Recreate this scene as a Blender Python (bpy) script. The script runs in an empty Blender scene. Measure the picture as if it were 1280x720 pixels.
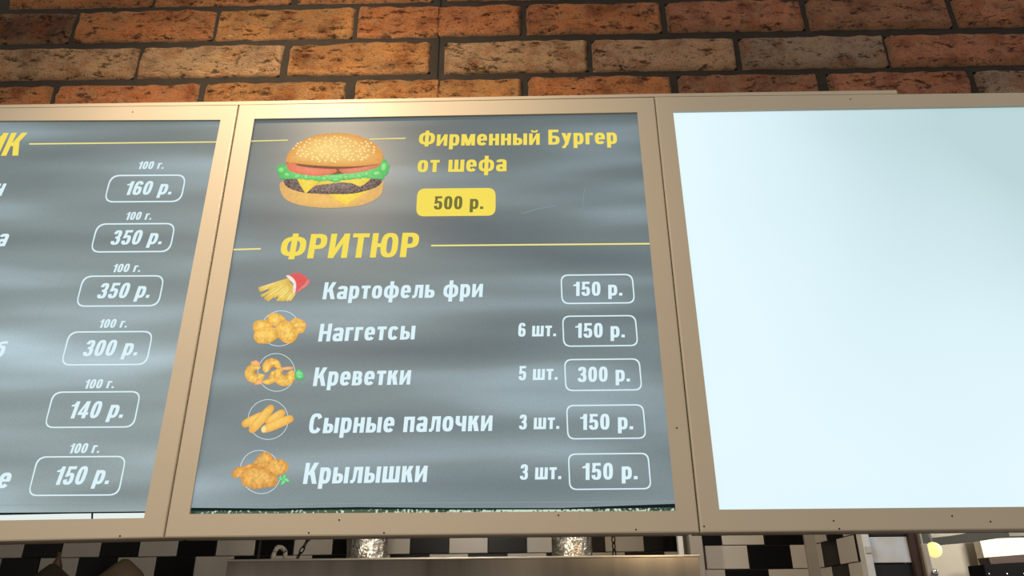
import bpy, bmesh, math, random
from mathutils import Vector, Matrix, noise
random.seed(7)
SC = bpy.context.scene
COL = SC.collection
R = math.radians

# ------------------------------------------------------------------ camera
FPX, CAM = 924.0, Vector((0, -1.45, 1.6))
PITCH, YAW, ROLL = R(24.04), R(-0.56), R(-0.54)
FW = Vector((math.sin(YAW)*math.cos(PITCH), math.cos(YAW)*math.cos(PITCH), math.sin(PITCH)))
R0 = Vector((math.cos(YAW), -math.sin(YAW), 0)); U0 = R0.cross(FW)
RT = R0*math.cos(ROLL) + U0*math.sin(ROLL); UP = -R0*math.sin(ROLL) + U0*math.cos(ROLL)
cd = bpy.data.cameras.new('camera'); cam = bpy.data.objects.new('camera', cd); COL.objects.link(cam)
cd.sensor_width = 36; cd.lens = FPX/1280*36; cd.clip_start = 0.02
M = Matrix((RT, UP, -FW)).transposed().to_4x4(); M.translation = CAM
cam.matrix_world = M
SC.camera = cam

# ------------------------------------------------------------------ light and exposure
SC.view_settings.view_transform = 'Standard'; SC.view_settings.look = 'None'
SC.view_settings.exposure = 0; SC.view_settings.gamma = 1
W = bpy.data.worlds.new('world'); SC.world = W; W.use_nodes = True
W.node_tree.nodes['Background'].inputs[0].default_value = (1.0, 0.93, 0.84, 1)
W.node_tree.nodes['Background'].inputs[1].default_value = 0.46

def light(kind, name, loc, energy, color, target=None, **kw):
    d = bpy.data.lights.new(name, kind); o = bpy.data.objects.new(name, d); COL.objects.link(o)
    o.location = loc; d.energy = energy; d.color = color
    for k, v in kw.items(): setattr(d, k, v)
    if target is not None:
        o.rotation_euler = (Vector(target)-Vector(loc)).to_track_quat('-Z', 'Y').to_euler()
    return o
# warm ceiling spot over the counter, grazing the brick and the tops of the boards
light('SPOT', 'counter_spot', (-0.62, -0.75, 3.15), 58, (1.0, 0.77, 0.50), (-0.52, 0.0, 2.62),
      spot_size=R(104), spot_blend=1.0, shadow_soft_size=0.05)
light('AREA', 'room_light', (-1.5, -3.2, 3.0), 26, (1.0, 0.84, 0.66), (-0.2, 0, 2.2), size=1.4)
# lights behind the fascia
light('AREA', 'kitchen_light', (0.7, 1.2, 3.1), 10, (1.0, 0.87, 0.70), (0.6, 1.9, 1.6), size=0.9)
light('AREA', 'hood_streak_light', (0.62, 0.9, 2.05), 1.6, (1.0, 0.72, 0.42), (0.72, 1.6, 1.8), shape='RECTANGLE', size=0.04, size_y=0.4)  # unseen, added for the warm streak on the steel
light('AREA', 'duct_fill_light', (-0.35, 0.42, 2.5), 13, (1.0, 0.90, 0.76), (-0.1, 2.2, 1.85), shape='RECTANGLE', size=0.12, size_y=0.5)  # unseen, added to brighten the foil ducts and the tiles
light('AREA', 'passage_light', (1.85, 0.9, 3.0), 16, (0.92, 0.95, 1.0), (1.8, 1.9, 1.8), size=0.5)
light('AREA', 'daylight', (4.1, 3.3, 2.7), 66, (1.0, 0.95, 0.86), (3.3, 4.6, 1.9), size=0.6)

def ray(px, py):
    return (FW + RT*((px-640)/FPX) + UP*((360-py)/FPX))
def at(px, py, y=0.0):
    d = ray(px, py); return CAM + d*((y-CAM.y)/d.y)
def atx(px, py, x):
    d = ray(px, py); return CAM + d*((x-CAM.x)/d.x)
def lean(px, py):            # how a plumb line leans in the photograph
    return (619-px)/(py+1718.0)

def lin(c):
    return tuple(((v/255/12.92) if v/255 <= 0.04045 else ((v/255+0.055)/1.055)**2.4) for v in c)

# ------------------------------------------------------------------ materials
def mat(name, rgb, rough=0.6, metal=0.0, var=0.0, scale=6.0, bump=0.0, bscale=40.0, stretch=(1, 1, 1), spec=0.5, emit=None, estr=1.0, col2=None):
    m = bpy.data.materials.new(name); m.use_nodes = True
    nt = m.node_tree; b = nt.nodes['Principled BSDF']
    b.inputs['Base Color'].default_value = (*lin(rgb), 1)
    b.inputs['Roughness'].default_value = rough; b.inputs['Metallic'].default_value = metal
    b.inputs['Specular IOR Level'].default_value = spec
    tc = nt.nodes.new('ShaderNodeTexCoord'); mp = nt.nodes.new('ShaderNodeMapping')
    mp.inputs['Scale'].default_value = stretch
    nt.links.new(tc.outputs['Object'], mp.inputs['Vector'])
    if var > 0:
        n = nt.nodes.new('ShaderNodeTexNoise'); n.inputs['Scale'].default_value = scale; n.inputs['Detail'].default_value = 5
        nt.links.new(mp.outputs[0], n.inputs['Vector'])
        r = nt.nodes.new('ShaderNodeValToRGB')
        c = lin(rgb); c2 = lin(col2) if col2 else tuple(v*(1-var) for v in c)
        r.color_ramp.elements[0].color = (*c2, 1); r.color_ramp.elements[1].color = (*c, 1)
        r.color_ramp.elements[0].position = 0.3; r.color_ramp.elements[1].position = 0.65
        nt.links.new(n.outputs['Fac'], r.inputs[0]); nt.links.new(r.outputs[0], b.inputs['Base Color'])
    if bump > 0:
        n2 = nt.nodes.new('ShaderNodeTexNoise'); n2.inputs['Scale'].default_value = bscale; n2.inputs['Detail'].default_value = 6
        nt.links.new(mp.outputs[0], n2.inputs['Vector'])
        bp = nt.nodes.new('ShaderNodeBump'); bp.inputs['Strength'].default_value = bump; bp.inputs['Distance'].default_value = 0.01
        nt.links.new(n2.outputs['Fac'], bp.inputs['Height']); nt.links.new(bp.outputs[0], b.inputs['Normal'])
    if emit:
        b.inputs['Emission Color'].default_value = (*lin(emit), 1); b.inputs['Emission Strength'].default_value = estr
    return m

def film_mat(name, dark, bright, light_c, noise_scale=1.1, off=(0, 0, 0), grad=None, vstr=1.0):
    """back-lit printed film: the lamps behind give soft bands; a slight gloss on top"""
    m = bpy.data.materials.new(name); m.use_nodes = True
    nt = m.node_tree; b = nt.nodes['Principled BSDF']; L = nt.links.new
    b.inputs['Base Color'].default_value = (0.018, 0.02, 0.022, 1); b.inputs['Roughness'].default_value = 0.42
    b.inputs['Specular IOR Level'].default_value = 0.3
    tc = nt.nodes.new('ShaderNodeTexCoord')
    mp = nt.nodes.new('ShaderNodeMapping'); mp.inputs['Scale'].default_value = (1.1, 1, 7.5); mp.inputs['Location'].default_value = off
    L(tc.outputs['Object'], mp.inputs['Vector'])
    n = nt.nodes.new('ShaderNodeTexNoise'); n.inputs['Scale'].default_value = noise_scale; n.inputs['Detail'].default_value = 1.5
    L(mp.outputs[0], n.inputs['Vector'])
    r = nt.nodes.new('ShaderNodeValToRGB'); e = r.color_ramp.elements
    e[0].position = 0.30; e[0].color = (*lin(dark), 1); e[1].position = 0.74; e[1].color = (*lin(light_c), 1)
    k = e.new(0.53); k.color = (*lin(bright), 1)
    L(n.outputs['Fac'], r.inputs[0])
    # fine printed grain
    g = nt.nodes.new('ShaderNodeTexNoise'); g.inputs['Scale'].default_value = 420; g.inputs['Detail'].default_value = 1
    L(tc.outputs['Object'], g.inputs['Vector'])
    mr = nt.nodes.new('ShaderNodeMapRange'); mr.inputs['To Min'].default_value = 0.86; mr.inputs['To Max'].default_value = 1.14
    L(g.outputs['Fac'], mr.inputs[0])
    vm = nt.nodes.new('ShaderNodeVectorMath'); vm.operation = 'SCALE'
    L(r.outputs[0], vm.inputs[0]); L(mr.outputs[0], vm.inputs['Scale'])
    # glow strengthened in the emission colour towards the foot, for lamps there
    sp = nt.nodes.new('ShaderNodeSeparateXYZ'); L(tc.outputs['Object'], sp.inputs[0])
    gz = nt.nodes.new('ShaderNodeMapRange'); gz.inputs['From Min'].default_value = 1.78; gz.inputs['From Max'].default_value = 2.7
    gz.inputs['To Min'].default_value = 1.5; gz.inputs['To Max'].default_value = 0.92; L(sp.outputs[2], gz.inputs[0])
    v2 = nt.nodes.new('ShaderNodeVectorMath'); v2.operation = 'SCALE'; L(vm.outputs[0], v2.inputs[0]); L(gz.outputs[0], v2.inputs['Scale'])
    L(v2.outputs[0], b.inputs['Emission Color']); b.inputs['Emission Strength'].default_value = vstr
    return m

def ink_mat(name, rgb, grain=0.0, gscale=500):
    """translucent ink lit from behind; colour from the vertex colour when rgb is None"""
    m = bpy.data.materials.new(name); m.use_nodes = True
    nt = m.node_tree; b = nt.nodes['Principled BSDF']; L = nt.links.new
    b.inputs['Base Color'].default_value = (0.0, 0.0, 0.0, 1); b.inputs['Roughness'].default_value = 0.5
    b.inputs['Specular IOR Level'].default_value = 0.0
    b.inputs['Emission Strength'].default_value = 1.04
    if rgb is None:
        a = nt.nodes.new('ShaderNodeVertexColor'); a.layer_name = 'ink'; src = a.outputs['Color']
        if grain > 0:
            tc = nt.nodes.new('ShaderNodeTexCoord'); n = nt.nodes.new('ShaderNodeTexNoise')
            n.inputs['Scale'].default_value = gscale; n.inputs['Detail'].default_value = 3
            L(tc.outputs['Object'], n.inputs['Vector'])
            mr = nt.nodes.new('ShaderNodeMapRange'); mr.inputs['From Min'].default_value = 0.35; mr.inputs['From Max'].default_value = 0.65
            mr.inputs['To Min'].default_value = 1-grain; mr.inputs['To Max'].default_value = 1+grain*0.6
            L(n.outputs['Fac'], mr.inputs[0])
            vm = nt.nodes.new('ShaderNodeVectorMath'); vm.operation = 'SCALE'
            L(src, vm.inputs[0]); L(mr.outputs[0], vm.inputs['Scale']); src = vm.outputs[0]
        L(src, b.inputs['Emission Color'])
    else:
        b.inputs['Emission Color'].default_value = (*lin(rgb), 1)
    return m

def brick_mat():
    m = bpy.data.materials.new('rough_brick'); m.use_nodes = True
    nt = m.node_tree; b = nt.nodes['Principled BSDF']; L = nt.links.new; N = nt.nodes.new
    b.inputs['Roughness'].default_value = 0.85; b.inputs['Specular IOR Level'].default_value = 0.25
    oi = N('ShaderNodeObjectInfo'); tc = N('ShaderNodeTexCoord')
    add = N('ShaderNodeVectorMath'); add.operation = 'ADD'
    sc = N('ShaderNodeVectorMath'); sc.operation = 'SCALE'; sc.inputs['Scale'].default_value = 37
    cx = N('ShaderNodeCombineXYZ'); L(oi.outputs['Random'], cx.inputs[0]); L(oi.outputs['Random'], cx.inputs[2])
    L(cx.outputs[0], sc.inputs[0]); L(tc.outputs['Object'], add.inputs[0]); L(sc.outputs[0], add.inputs[1])
    def ns(scale, detail, rough=0.6, stretch=(1, 1, 1)):
        mp = N('ShaderNodeMapping'); mp.inputs['Scale'].default_value = stretch; L(add.outputs[0], mp.inputs[0])
        n = N('ShaderNodeTexNoise'); n.inputs['Scale'].default_value = scale; n.inputs['Detail'].default_value = detail; n.inputs['Roughness'].default_value = rough
        L(mp.outputs[0], n.inputs['Vector']); return n.outputs['Fac']
    def ramp(src, *st):
        r = N('ShaderNodeValToRGB'); e = r.color_ramp.elements
        e[0].position, e[0].color = st[0][0], (*st[0][1], 1); e[1].position, e[1].color = st[-1][0], (*st[-1][1], 1)
        for p, c in st[1:-1]: k = e.new(p); k.color = (*c, 1)
        L(src, r.inputs[0]); return r.outputs[0]
    def mix(fac, a, c, mode='MIX'):
        x = N('ShaderNodeMix'); x.data_type = 'RGBA'; x.blend_type = mode
        if isinstance(fac, float): x.inputs[0].default_value = fac
        else: L(fac, x.inputs[0])
        for s, v in ((6, a), (7, c)):
            if isinstance(v, tuple): x.inputs[s].default_value = v
            else: L(v, x.inputs[s])
        return x.outputs[2]
    blot = ramp(ns(11, 5), (0.33, (0.62, 0.5, 0.44)), (0.47, (1.1, 1.1, 1.08)), (0.68, (1.4, 1.32, 1.15)))
    c = mix(1.0, oi.outputs['Color'], blot, 'MULTIPLY')
    pale = ramp(ns(26, 8, 0.7), (0.5, (0, 0, 0)), (0.66, (1, 1, 1)))
    pf = N('ShaderNodeMath'); pf.operation = 'MULTIPLY'; pf.inputs[1].default_value = 0.42; L(pale, pf.inputs[0])
    c = mix(pf.outputs[0], c, (*lin((226, 194, 146)), 1))
    orange = ramp(ns(17, 6, 0.65), (0.52, (0, 0, 0)), (0.6, (1, 1, 1)))
    of = N('ShaderNodeMath'); of.operation = 'MULTIPLY'; of.inputs[1].default_value = 0.35; L(orange, of.inputs[0])
    c = mix(of.outputs[0], c, (*lin((212, 112, 44)), 1))
    # cracks and pits, darkened in the colour for dirt and for shade of the relief
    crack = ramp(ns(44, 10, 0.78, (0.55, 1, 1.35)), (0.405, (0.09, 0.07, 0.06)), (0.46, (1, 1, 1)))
    grit = ramp(ns(190, 3), (0.34, (0.35, 0.3, 0.27)), (0.46, (1, 1, 1)))
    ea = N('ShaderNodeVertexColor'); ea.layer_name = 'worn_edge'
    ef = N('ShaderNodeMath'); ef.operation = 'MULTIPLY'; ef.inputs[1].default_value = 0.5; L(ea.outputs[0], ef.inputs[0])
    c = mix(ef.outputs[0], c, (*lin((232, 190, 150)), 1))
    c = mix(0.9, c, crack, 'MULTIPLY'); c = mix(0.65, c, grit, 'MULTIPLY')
    L(c, b.inputs['Base Color'])
    h1 = ns(44, 10, 0.78, (0.55, 1, 1.35)); h2 = ns(190, 3)
    ma = N('ShaderNodeMath'); ma.operation = 'MULTIPLY_ADD'; L(h2, ma.inputs[0]); ma.inputs[1].default_value = 0.22; L(h1, ma.inputs[2])
    bp = N('ShaderNodeBump'); bp.inputs['Strength'].default_value = 1.0; bp.inputs['Distance'].default_value = 0.09
    L(ma.outputs[0], bp.inputs['Height']); L(bp.outputs[0], b.inputs['Normal'])
    return m

def speckle_mat():
    m = bpy.data.materials.new('speckled_green_acrylic'); m.use_nodes = True
    nt = m.node_tree; b = nt.nodes['Principled BSDF']; L = nt.links.new; N = nt.nodes.new
    b.inputs['Base Color'].default_value = (0.01, 0.03, 0.02, 1); b.inputs['Roughness'].default_value = 0.2
    tc = N('ShaderNodeTexCoord'); n = N('ShaderNodeTexNoise'); n.inputs['Scale'].default_value = 170; n.inputs['Detail'].default_value = 3
    L(tc.outputs['Object'], n.inputs['Vector'])
    n2 = N('ShaderNodeTexNoise'); n2.inputs['Scale'].default_value = 3.0; L(tc.outputs['Object'], n2.inputs['Vector'])
    s = N('ShaderNodeSeparateXYZ'); L(tc.outputs['Object'], s.inputs[0])
    # speckles are thickest towards the middle of the strip
    a = N('ShaderNodeMath'); a.operation = 'SUBTRACT'; L(s.outputs[0], a.inputs[0]); a.inputs[1].default_value = 0.02
    ab = N('ShaderNodeMath'); ab.operation = 'ABSOLUTE'; L(a.outputs[0], ab.inputs[0])
    mr = N('ShaderNodeMapRange'); mr.inputs['From Max'].default_value = 0.34; mr.inputs['To Min'].default_value = 0.16; mr.inputs['To Max'].default_value = -0.07
    L(ab.outputs[0], mr.inputs[0])
    ad = N('ShaderNodeMath'); L(n.outputs['Fac'], ad.inputs[0]); L(mr.outputs[0], ad.inputs[1])
    r = N('ShaderNodeValToRGB'); e = r.color_ramp.elements
    e[0].position, e[0].color = 0.50, (*lin((34, 66, 50)), 1); e[1].position, e[1].color = 0.60, (*lin((205, 226, 202)), 1)
    L(ad.outputs[0], r.inputs[0]); L(r.outputs[0], b.inputs['Emission Color']); b.inputs['Emission Strength'].default_value = 0.9
    return m

MT = {
 'frame': mat('champagne_powder_coat', (198, 186, 166), 0.42, 0.0, 0.05, 3, 0.03, 300),
 'housing': mat('housing_side', (150, 138, 124), 0.6, 0.0, 0.08, 4),
 'seam': mat('dark_seam', (28, 22, 18), 0.9),  # dark colour of the panel seam, also on the screws
 'film_left': film_mat('printed_film_left', (96, 107, 109), (122, 136, 138), (156, 176, 184), 1.25, (3.1, 0, 1.2)),
 'film_mid': film_mat('printed_film_middle', (80, 92, 98), (104, 117, 120), (136, 154, 162), 1.2, (0.4, 0, 5.6)),
 'white_ink': ink_mat('clear_white_lettering', (218, 240, 246)),
 'yellow_ink': ink_mat('yellow_lettering', (242, 220, 92)),
 'pale_yellow': ink_mat('pale_yellow_rule', (240, 228, 140)),
 'dark_ink': ink_mat('grey_lettering', (118, 116, 62)),
 'scratch': ink_mat('scratched_film', (140, 156, 160)),
 'white_light': ink_mat('bare_diffuser', (226, 236, 232)),
 'dark_edge': ink_mat('dark_film_edge', (22, 30, 30)),
 'food': ink_mat('fried_food_print', None, 0.22, 170),
 'smooth_food': ink_mat('smooth_food_print', None, 0.07, 150),
 'patty_print': ink_mat('grilled_meat_print', None, 0.6, 300),
 'brick': brick_mat(),
 'mortar': mat('dark_mortar', (50, 43, 36), 0.9, 0, 0.35, 20, 0.6, 260),
 'speckle': speckle_mat(),
 'tile_white': mat('white_glazed_tile', (188, 180, 168), 0.3, 0, 0.06, 5),
 'tile_black': mat('black_glazed_tile', (9, 9, 10), 0.35, 0, 0.2, 5, spec=0.2),
 'grout': mat('grey_grout', (70, 66, 60), 0.9),
 'plaster': mat('grey_plaster', (150, 142, 130), 0.85, 0, 0.1, 3),
 'steel': mat('brushed_stainless', (205, 196, 182), 0.34, 1.0, 0.6, 3.0, 0.05, 30, (1.5, 1, 0.02)),  # vertical bands in the colour stand for reflections on the hood
 'steel_edge': mat('bright_steel_lip', (225, 215, 200), 0.35, 1.0),
 'foil': mat('crinkled_foil', (225, 220, 208), 0.22, 1.0, 0.1, 8, 1.0, 38),
 'chain': mat('dark_iron', (30, 26, 22), 0.6, 0.6),
 'white_paint': mat('worn_white_paint', (205, 203, 196), 0.6, 0, 0.12, 9),
 'panel_white': mat('stained_white_panel', (198, 204, 210), 0.6, 0, 0.2, 9, col2=(186, 172, 150)),
 'dark': mat('dark_glass', (16, 16, 18), 0.6, 0, 0.1, 6),
 'wood': mat('old_brown_wood', (112, 92, 74), 0.75, 0, 0.5, 7, 0.3, 60, (4, 4, 0.5)),
 'dark_wood': mat('dark_stained_wood', (60, 40, 28), 0.7, 0, 0.4, 7, 0.2, 60, (1, 1, 4)),
 'sack': mat('dim_brown_paper', (112, 96, 74), 0.9, 0, 0.3, 6, 0.6, 22),
 'sack_dark': mat('dark_brown_sack', (66, 56, 42), 0.9, 0, 0.3, 6, 0.5, 18),
 'reflection': mat('dull_amber', (110, 84, 66), 0.5, 0, 0.3, 20),
 'cream': mat('cream_hall_wall', (168, 160, 145), 0.85, 0, 0.06, 4),
 'grey_beam': mat('grey_painted_beam', (176, 176, 164), 0.8, 0, 0.1, 4),
 'sunlit': mat('sunlit_render', (240, 232, 214), 0.9, 0, 0.22, 9, 0.2, 50, (1, 1, 2)),
 'chrome': mat('chrome', (215, 218, 222), 0.15, 1.0),
 'lamp': mat('glowing_globe_glass', (255, 235, 170), 0.4, emit=(255, 226, 140), estr=1.1),
 'floor': mat('floor_tiles', (120, 112, 102), 0.6, 0, 0.15, 2),
}
def white_panel():
    m = bpy.data.materials.new('blank_lit_diffuser'); m.use_nodes = True
    nt = m.node_tree; b = nt.nodes['Principled BSDF']; L = nt.links.new; N = nt.nodes.new
    b.inputs['Base Color'].default_value = (0.06, 0.06, 0.06, 1); b.inputs['Roughness'].default_value = 0.5
    tc = N('ShaderNodeTexCoord'); s = N('ShaderNodeSeparateXYZ'); L(tc.outputs['Object'], s.inputs[0])
    n = N('ShaderNodeTexNoise'); n.inputs['Scale'].default_value = 1.6; n.inputs['Detail'].default_value = 1
    L(tc.outputs['Object'], n.inputs['Vector'])
    # the lamps on the left and along the bottom shine brighter than those at the upper right
    a = N('ShaderNodeMapRange'); a.inputs['From Min'].default_value = 0.35; a.inputs['From Max'].default_value = 1.25; L(s.outputs[0], a.inputs[0])
    z = N('ShaderNodeMapRange'); z.inputs['From Min'].default_value = 1.85; z.inputs['From Max'].default_value = 2.65; L(s.outputs[2], z.inputs[0])
    mu = N('ShaderNodeMath'); mu.operation = 'MULTIPLY'; L(a.outputs[0], mu.inputs[0]); L(z.outputs[0], mu.inputs[1])
    ad = N('ShaderNodeMath'); ad.operation = 'MULTIPLY_ADD'; L(n.outputs['Fac'], ad.inputs[0]); ad.inputs[1].default_value = 0.5; L(mu.outputs[0], ad.inputs[2])
    r = N('ShaderNodeValToRGB'); e = r.color_ramp.elements
    e[0].position, e[0].color = 0.15, (*lin((226, 247, 254)), 1); e[1].position, e[1].color = 0.95, (*lin((180, 208, 212)), 1)
    k = e.new(0.5); k.color = (*lin((212, 236, 244)), 1)
    L(ad.outputs[0], r.inputs[0]); L(r.outputs[0], b.inputs['Emission Color']); b.inputs['Emission Strength'].default_value = 1.0
    return m
MT['blank'] = white_panel()
for k_ in ('steel',):
    b_ = MT[k_].node_tree.nodes['Principled BSDF']; b_.inputs['Anisotropic'].default_value = 0.85; b_.inputs['Anisotropic Rotation'].default_value = 0.0

# ------------------------------------------------------------------ mesh helpers
def link(name, me, m=None, parent=None, loc=None):
    o = bpy.data.objects.new(name, me); COL.objects.link(o)
    if m: me.materials.append(m)
    if parent: o.parent = parent
    if loc is not None: o.location = loc
    return o
def obj(name, bm, m, parent=None, smooth=False):
    me = bpy.data.meshes.new(name); bmesh.ops.recalc_face_normals(bm, faces=bm.faces) if not getattr(bm, 'flat', False) else None
    bm.to_mesh(me); bm.free()
    if smooth:
        for p in me.polygons: p.use_smooth = True
    return link(name, me, m, parent)
def pyobj(name, vs, fs, m, parent=None, smooth=False):
    me = bpy.data.meshes.new(name); me.from_pydata([tuple(v) for v in vs], [], fs); me.update()
    if smooth:
        for p in me.polygons: p.use_smooth = True
    return link(name, me, m, parent)
def empty(name, loc, label=None, cat=None, group=None, kind=None):
    o = bpy.data.objects.new(name, None); COL.objects.link(o); o.location = loc; o.empty_display_size = 0.05
    tag(o, label, cat, group, kind); return o
def tag(o, label=None, cat=None, group=None, kind=None):
    if label: o['label'] = label
    if cat: o['category'] = cat
    if group: o['group'] = group
    if kind: o['kind'] = kind
    return o
def adopt(o, root):           # parent while keeping world coordinates
    o.parent = root; o.matrix_parent_inverse = Matrix.Translation(-root.location); return o
def box(bm, a, b, bev=0.0):
    x0, y0, z0 = a; x1, y1, z1 = b
    v = [bm.verts.new(p) for p in ((x0,y0,z0),(x1,y0,z0),(x1,y1,z0),(x0,y1,z0),(x0,y0,z1),(x1,y0,z1),(x1,y1,z1),(x0,y1,z1))]
    fs = [bm.faces.new([v[i] for i in q]) for q in ((0,3,2,1),(4,5,6,7),(0,1,5,4),(1,2,6,5),(2,3,7,6),(3,0,4,7))]
    if bev > 0:
        es = list({e for f in fs for e in f.edges}); bmesh.ops.bevel(bm, geom=es, offset=bev, segments=2, affect='EDGES', profile=0.5)
def boxobj(name, a, b, m, parent=None, bev=0.0):
    bm = bmesh.new(); box(bm, a, b, bev); return obj(name, bm, m, parent)
def prism(name, front, back, m, parent=None, bev=0.0):
    """solid between two loops of points (front, back)"""
    bm = bmesh.new(); n = len(front)
    f = [bm.verts.new(p) for p in front]; b = [bm.verts.new(p) for p in back]
    bm.faces.new(f); bm.faces.new(b[::-1])
    for i in range(n): bm.faces.new([f[i], b[i], b[(i+1) % n], f[(i+1) % n]])
    if bev: bmesh.ops.bevel(bm, geom=list(bm.edges), offset=bev, segments=2, affect='EDGES', profile=0.5)
    return obj(name, bm, m, parent)
def slab(name, pxs, y0, y1, m, parent=None, bev=0.0):
    """plate whose front outline is seen at the given pixels, standing at y0, back at y1"""
    f = [at(x, y, y0) for x, y in pxs]
    return prism(name, f, [Vector((p.x, y1, p.z)) for p in f], m, parent, bev)
def tube(bm, p, q, r, n=10, cap=True):
    p, q = Vector(p), Vector(q); d = (q-p).normalized(); a = d.orthogonal().normalized(); b = d.cross(a)
    ra = [bm.verts.new(p + (a*math.cos(t)+b*math.sin(t))*r) for t in [2*math.pi*i/n for i in range(n)]]
    rb = [bm.verts.new(q + (a*math.cos(t)+b*math.sin(t))*r) for t in [2*math.pi*i/n for i in range(n)]]
    for i in range(n): bm.faces.new([ra[i], ra[(i+1) % n], rb[(i+1) % n], rb[i]])
    if cap: bm.faces.new(ra[::-1]); bm.faces.new(rb)
def lathe(bm, c, prof, n=20, jit=0.0):
    rows = []
    for r, z in prof:
        rows.append([bm.verts.new((c[0]+math.cos(2*math.pi*i/n)*(r+random.uniform(-jit, jit)), c[1]+math.sin(2*math.pi*i/n)*(r+random.uniform(-jit, jit)), c[2]+z)) for i in range(n)])
    for k in range(len(rows)-1):
        for i in range(n): bm.faces.new([rows[k][i], rows[k][(i+1) % n], rows[k+1][(i+1) % n], rows[k+1][i]])
    bm.faces.new(rows[0][::-1]); bm.faces.new(rows[-1])

# ------------------------------------------------------------------ brick fascia
WY = 0.10                                   # face of the mortar behind the boards
wall = boxobj('wall_front', (-3.2, WY, 1.80), (3.0, WY+0.16, 3.6), MT['mortar']); wall['kind'] = 'structure'
PX_SEAM = at(548, 60, WY).x
seam = boxobj('seam_strip', (PX_SEAM-0.0012, WY-0.004, 1.85), (PX_SEAM+0.0012, WY+0.01, 3.55), MT['seam'], wall)

def brick(x0, x1, z0, z1, tone, cutl=False, cutr=False):
    nx, nz = 30, 9; dep = 0.016
    cx, cz = (x0+x1)/2, (z0+z1)/2; ox = random.uniform(0, 90)
    vs, fs, wear = [], [], []
    w, h = x1-x0, z1-z0
    for j in range(nz+1):
        for i in range(nx+1):
            u, v = i/nx, j/nz
            u = 0.5+0.5*math.copysign(abs(2*u-1)**0.8, 2*u-1); v = 0.5+0.5*math.copysign(abs(2*v-1)**0.75, 2*v-1)
            x, z = (u-0.5)*w, (v-0.5)*h
            du, dv = (min(u, 1-u)*w), (min(v, 1-v)*h)
            if cutl and u < .5: du = 1
            if cutr and u > .5: du = 1
            e = min(du, dv); rise = min(1, (e/0.010))**0.5
            q = Vector((x*9+ox, z*14, 0))
            y = -dep*rise - 0.0065*noise.fractal(q, 1.0, 2.0, 4)*rise - 0.006*noise.noise(q*3.1)*rise
            if e < 0.004:                        # ragged outline
                k = 0.0028*noise.noise(Vector((x*30+ox, z*30, 3)))
                if du < 1: x += k if not (cutl and u < .5) and not (cutr and u > .5) else 0
                z += k
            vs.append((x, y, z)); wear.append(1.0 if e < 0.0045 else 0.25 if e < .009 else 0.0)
    for j in range(nz):
        for i in range(nx):
            a = j*(nx+1)+i; fs.append((a, a+1, a+nx+2, a+nx+1))
    # skirt so the brick is a closed, thick piece
    edge = [i for i in range(nx+1)] + [(j+1)*(nx+1)-1 for j in range(1, nz+1)] + [nz*(nx+1)+i for i in range(nx-1, -1, -1)] + [j*(nx+1) for j in range(nz-1, 0, -1)]
    b0 = len(vs)
    for k in edge: vs.append((vs[k][0], 0.006, vs[k][2]))
    n = len(edge)
    for k in range(n): fs.append((edge[(k+1) % n], edge[k], b0+k, b0+(k+1) % n))
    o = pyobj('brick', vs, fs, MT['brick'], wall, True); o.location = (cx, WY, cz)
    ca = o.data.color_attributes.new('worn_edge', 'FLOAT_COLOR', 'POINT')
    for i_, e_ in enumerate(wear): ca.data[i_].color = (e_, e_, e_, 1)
    l_ = lin(tone); k_ = min(2.05, 0.84/max(l_)); t_ = [v*k_ for v in l_]; o.color = (t_[0], t_[1], t_[2], 1)
    return o

DK, OR, OC, RO, PALE, GO, PK, DB, RB, BG = (96, 64, 46), (198, 130, 84), (206, 148, 94), (186, 120, 80), (222, 180, 140), (184, 150, 116), (204, 164, 134), (146, 102, 80), (164, 110, 86), (150, 128, 112)
# (x edges at mid row in the photograph, y top, y bottom at one end and at the other)
rows_left = [
  ('B', 35, [(-110, 91, DK), (97, 268, OR), (272, 442, OC), (447, 548, OR)], (50, 17), (500, 14), 37),
  ('C', 79, [(-12, 172, PALE), (176, 352, GO), (361, 538, OC)], (50, 61), (500, 58), 39),
  ('D', 123, [(-115, 64, OR), (71, 247, RO), (255, 431, OC), (443, 548, OC)], (50, 107), (500, 105), 40),
]
rows_right = [
  ('B', 26, [(548, 651, RO), (658, 826, RO), (833, 1004, RB), (1009, 1188, DB), (1193, 1372, RB)], (600, 8.5), (1200, 0), 37),
  ('C', 70, [(556, 734, PALE), (740, 919, PK), (925, 1108, BG), (1109, 1292, RB)], (600, 55), (1200, 44.5), 39),
  ('D', 114, [(548, 652, OC), (660, 839, OR), (848, 1024, DB), (1035, 1213, RB), (1221, 1400, BG)], (600, 101), (1200, 90), 40),
]
def lay(rows, left):
    grid = {}
    for nm, ym, bl, (xa, ya), (xb, yb), hh in rows:
        za, zb = at(xa, ya, WY).z, at(xb, yb, WY).z
        zt = (za+zb)/2; h = 0.103
        lst = []
        for x0, x1, tone in bl:
            yy = ym if left else ym
            X0, X1 = at(x0, yy+(0 if left else -(x0-600)*0.012), WY).x, at(x1, yy, WY).x
            brick(X0, X1, zt-h, zt, tone, abs(x0-548) < 1, abs(x1-548) < 1)
            lst.append((X0, X1))
        grid[nm] = (zt, lst)
    return grid
tones = [DK, OR, OC, RO, DB, RB, GO]
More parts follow.
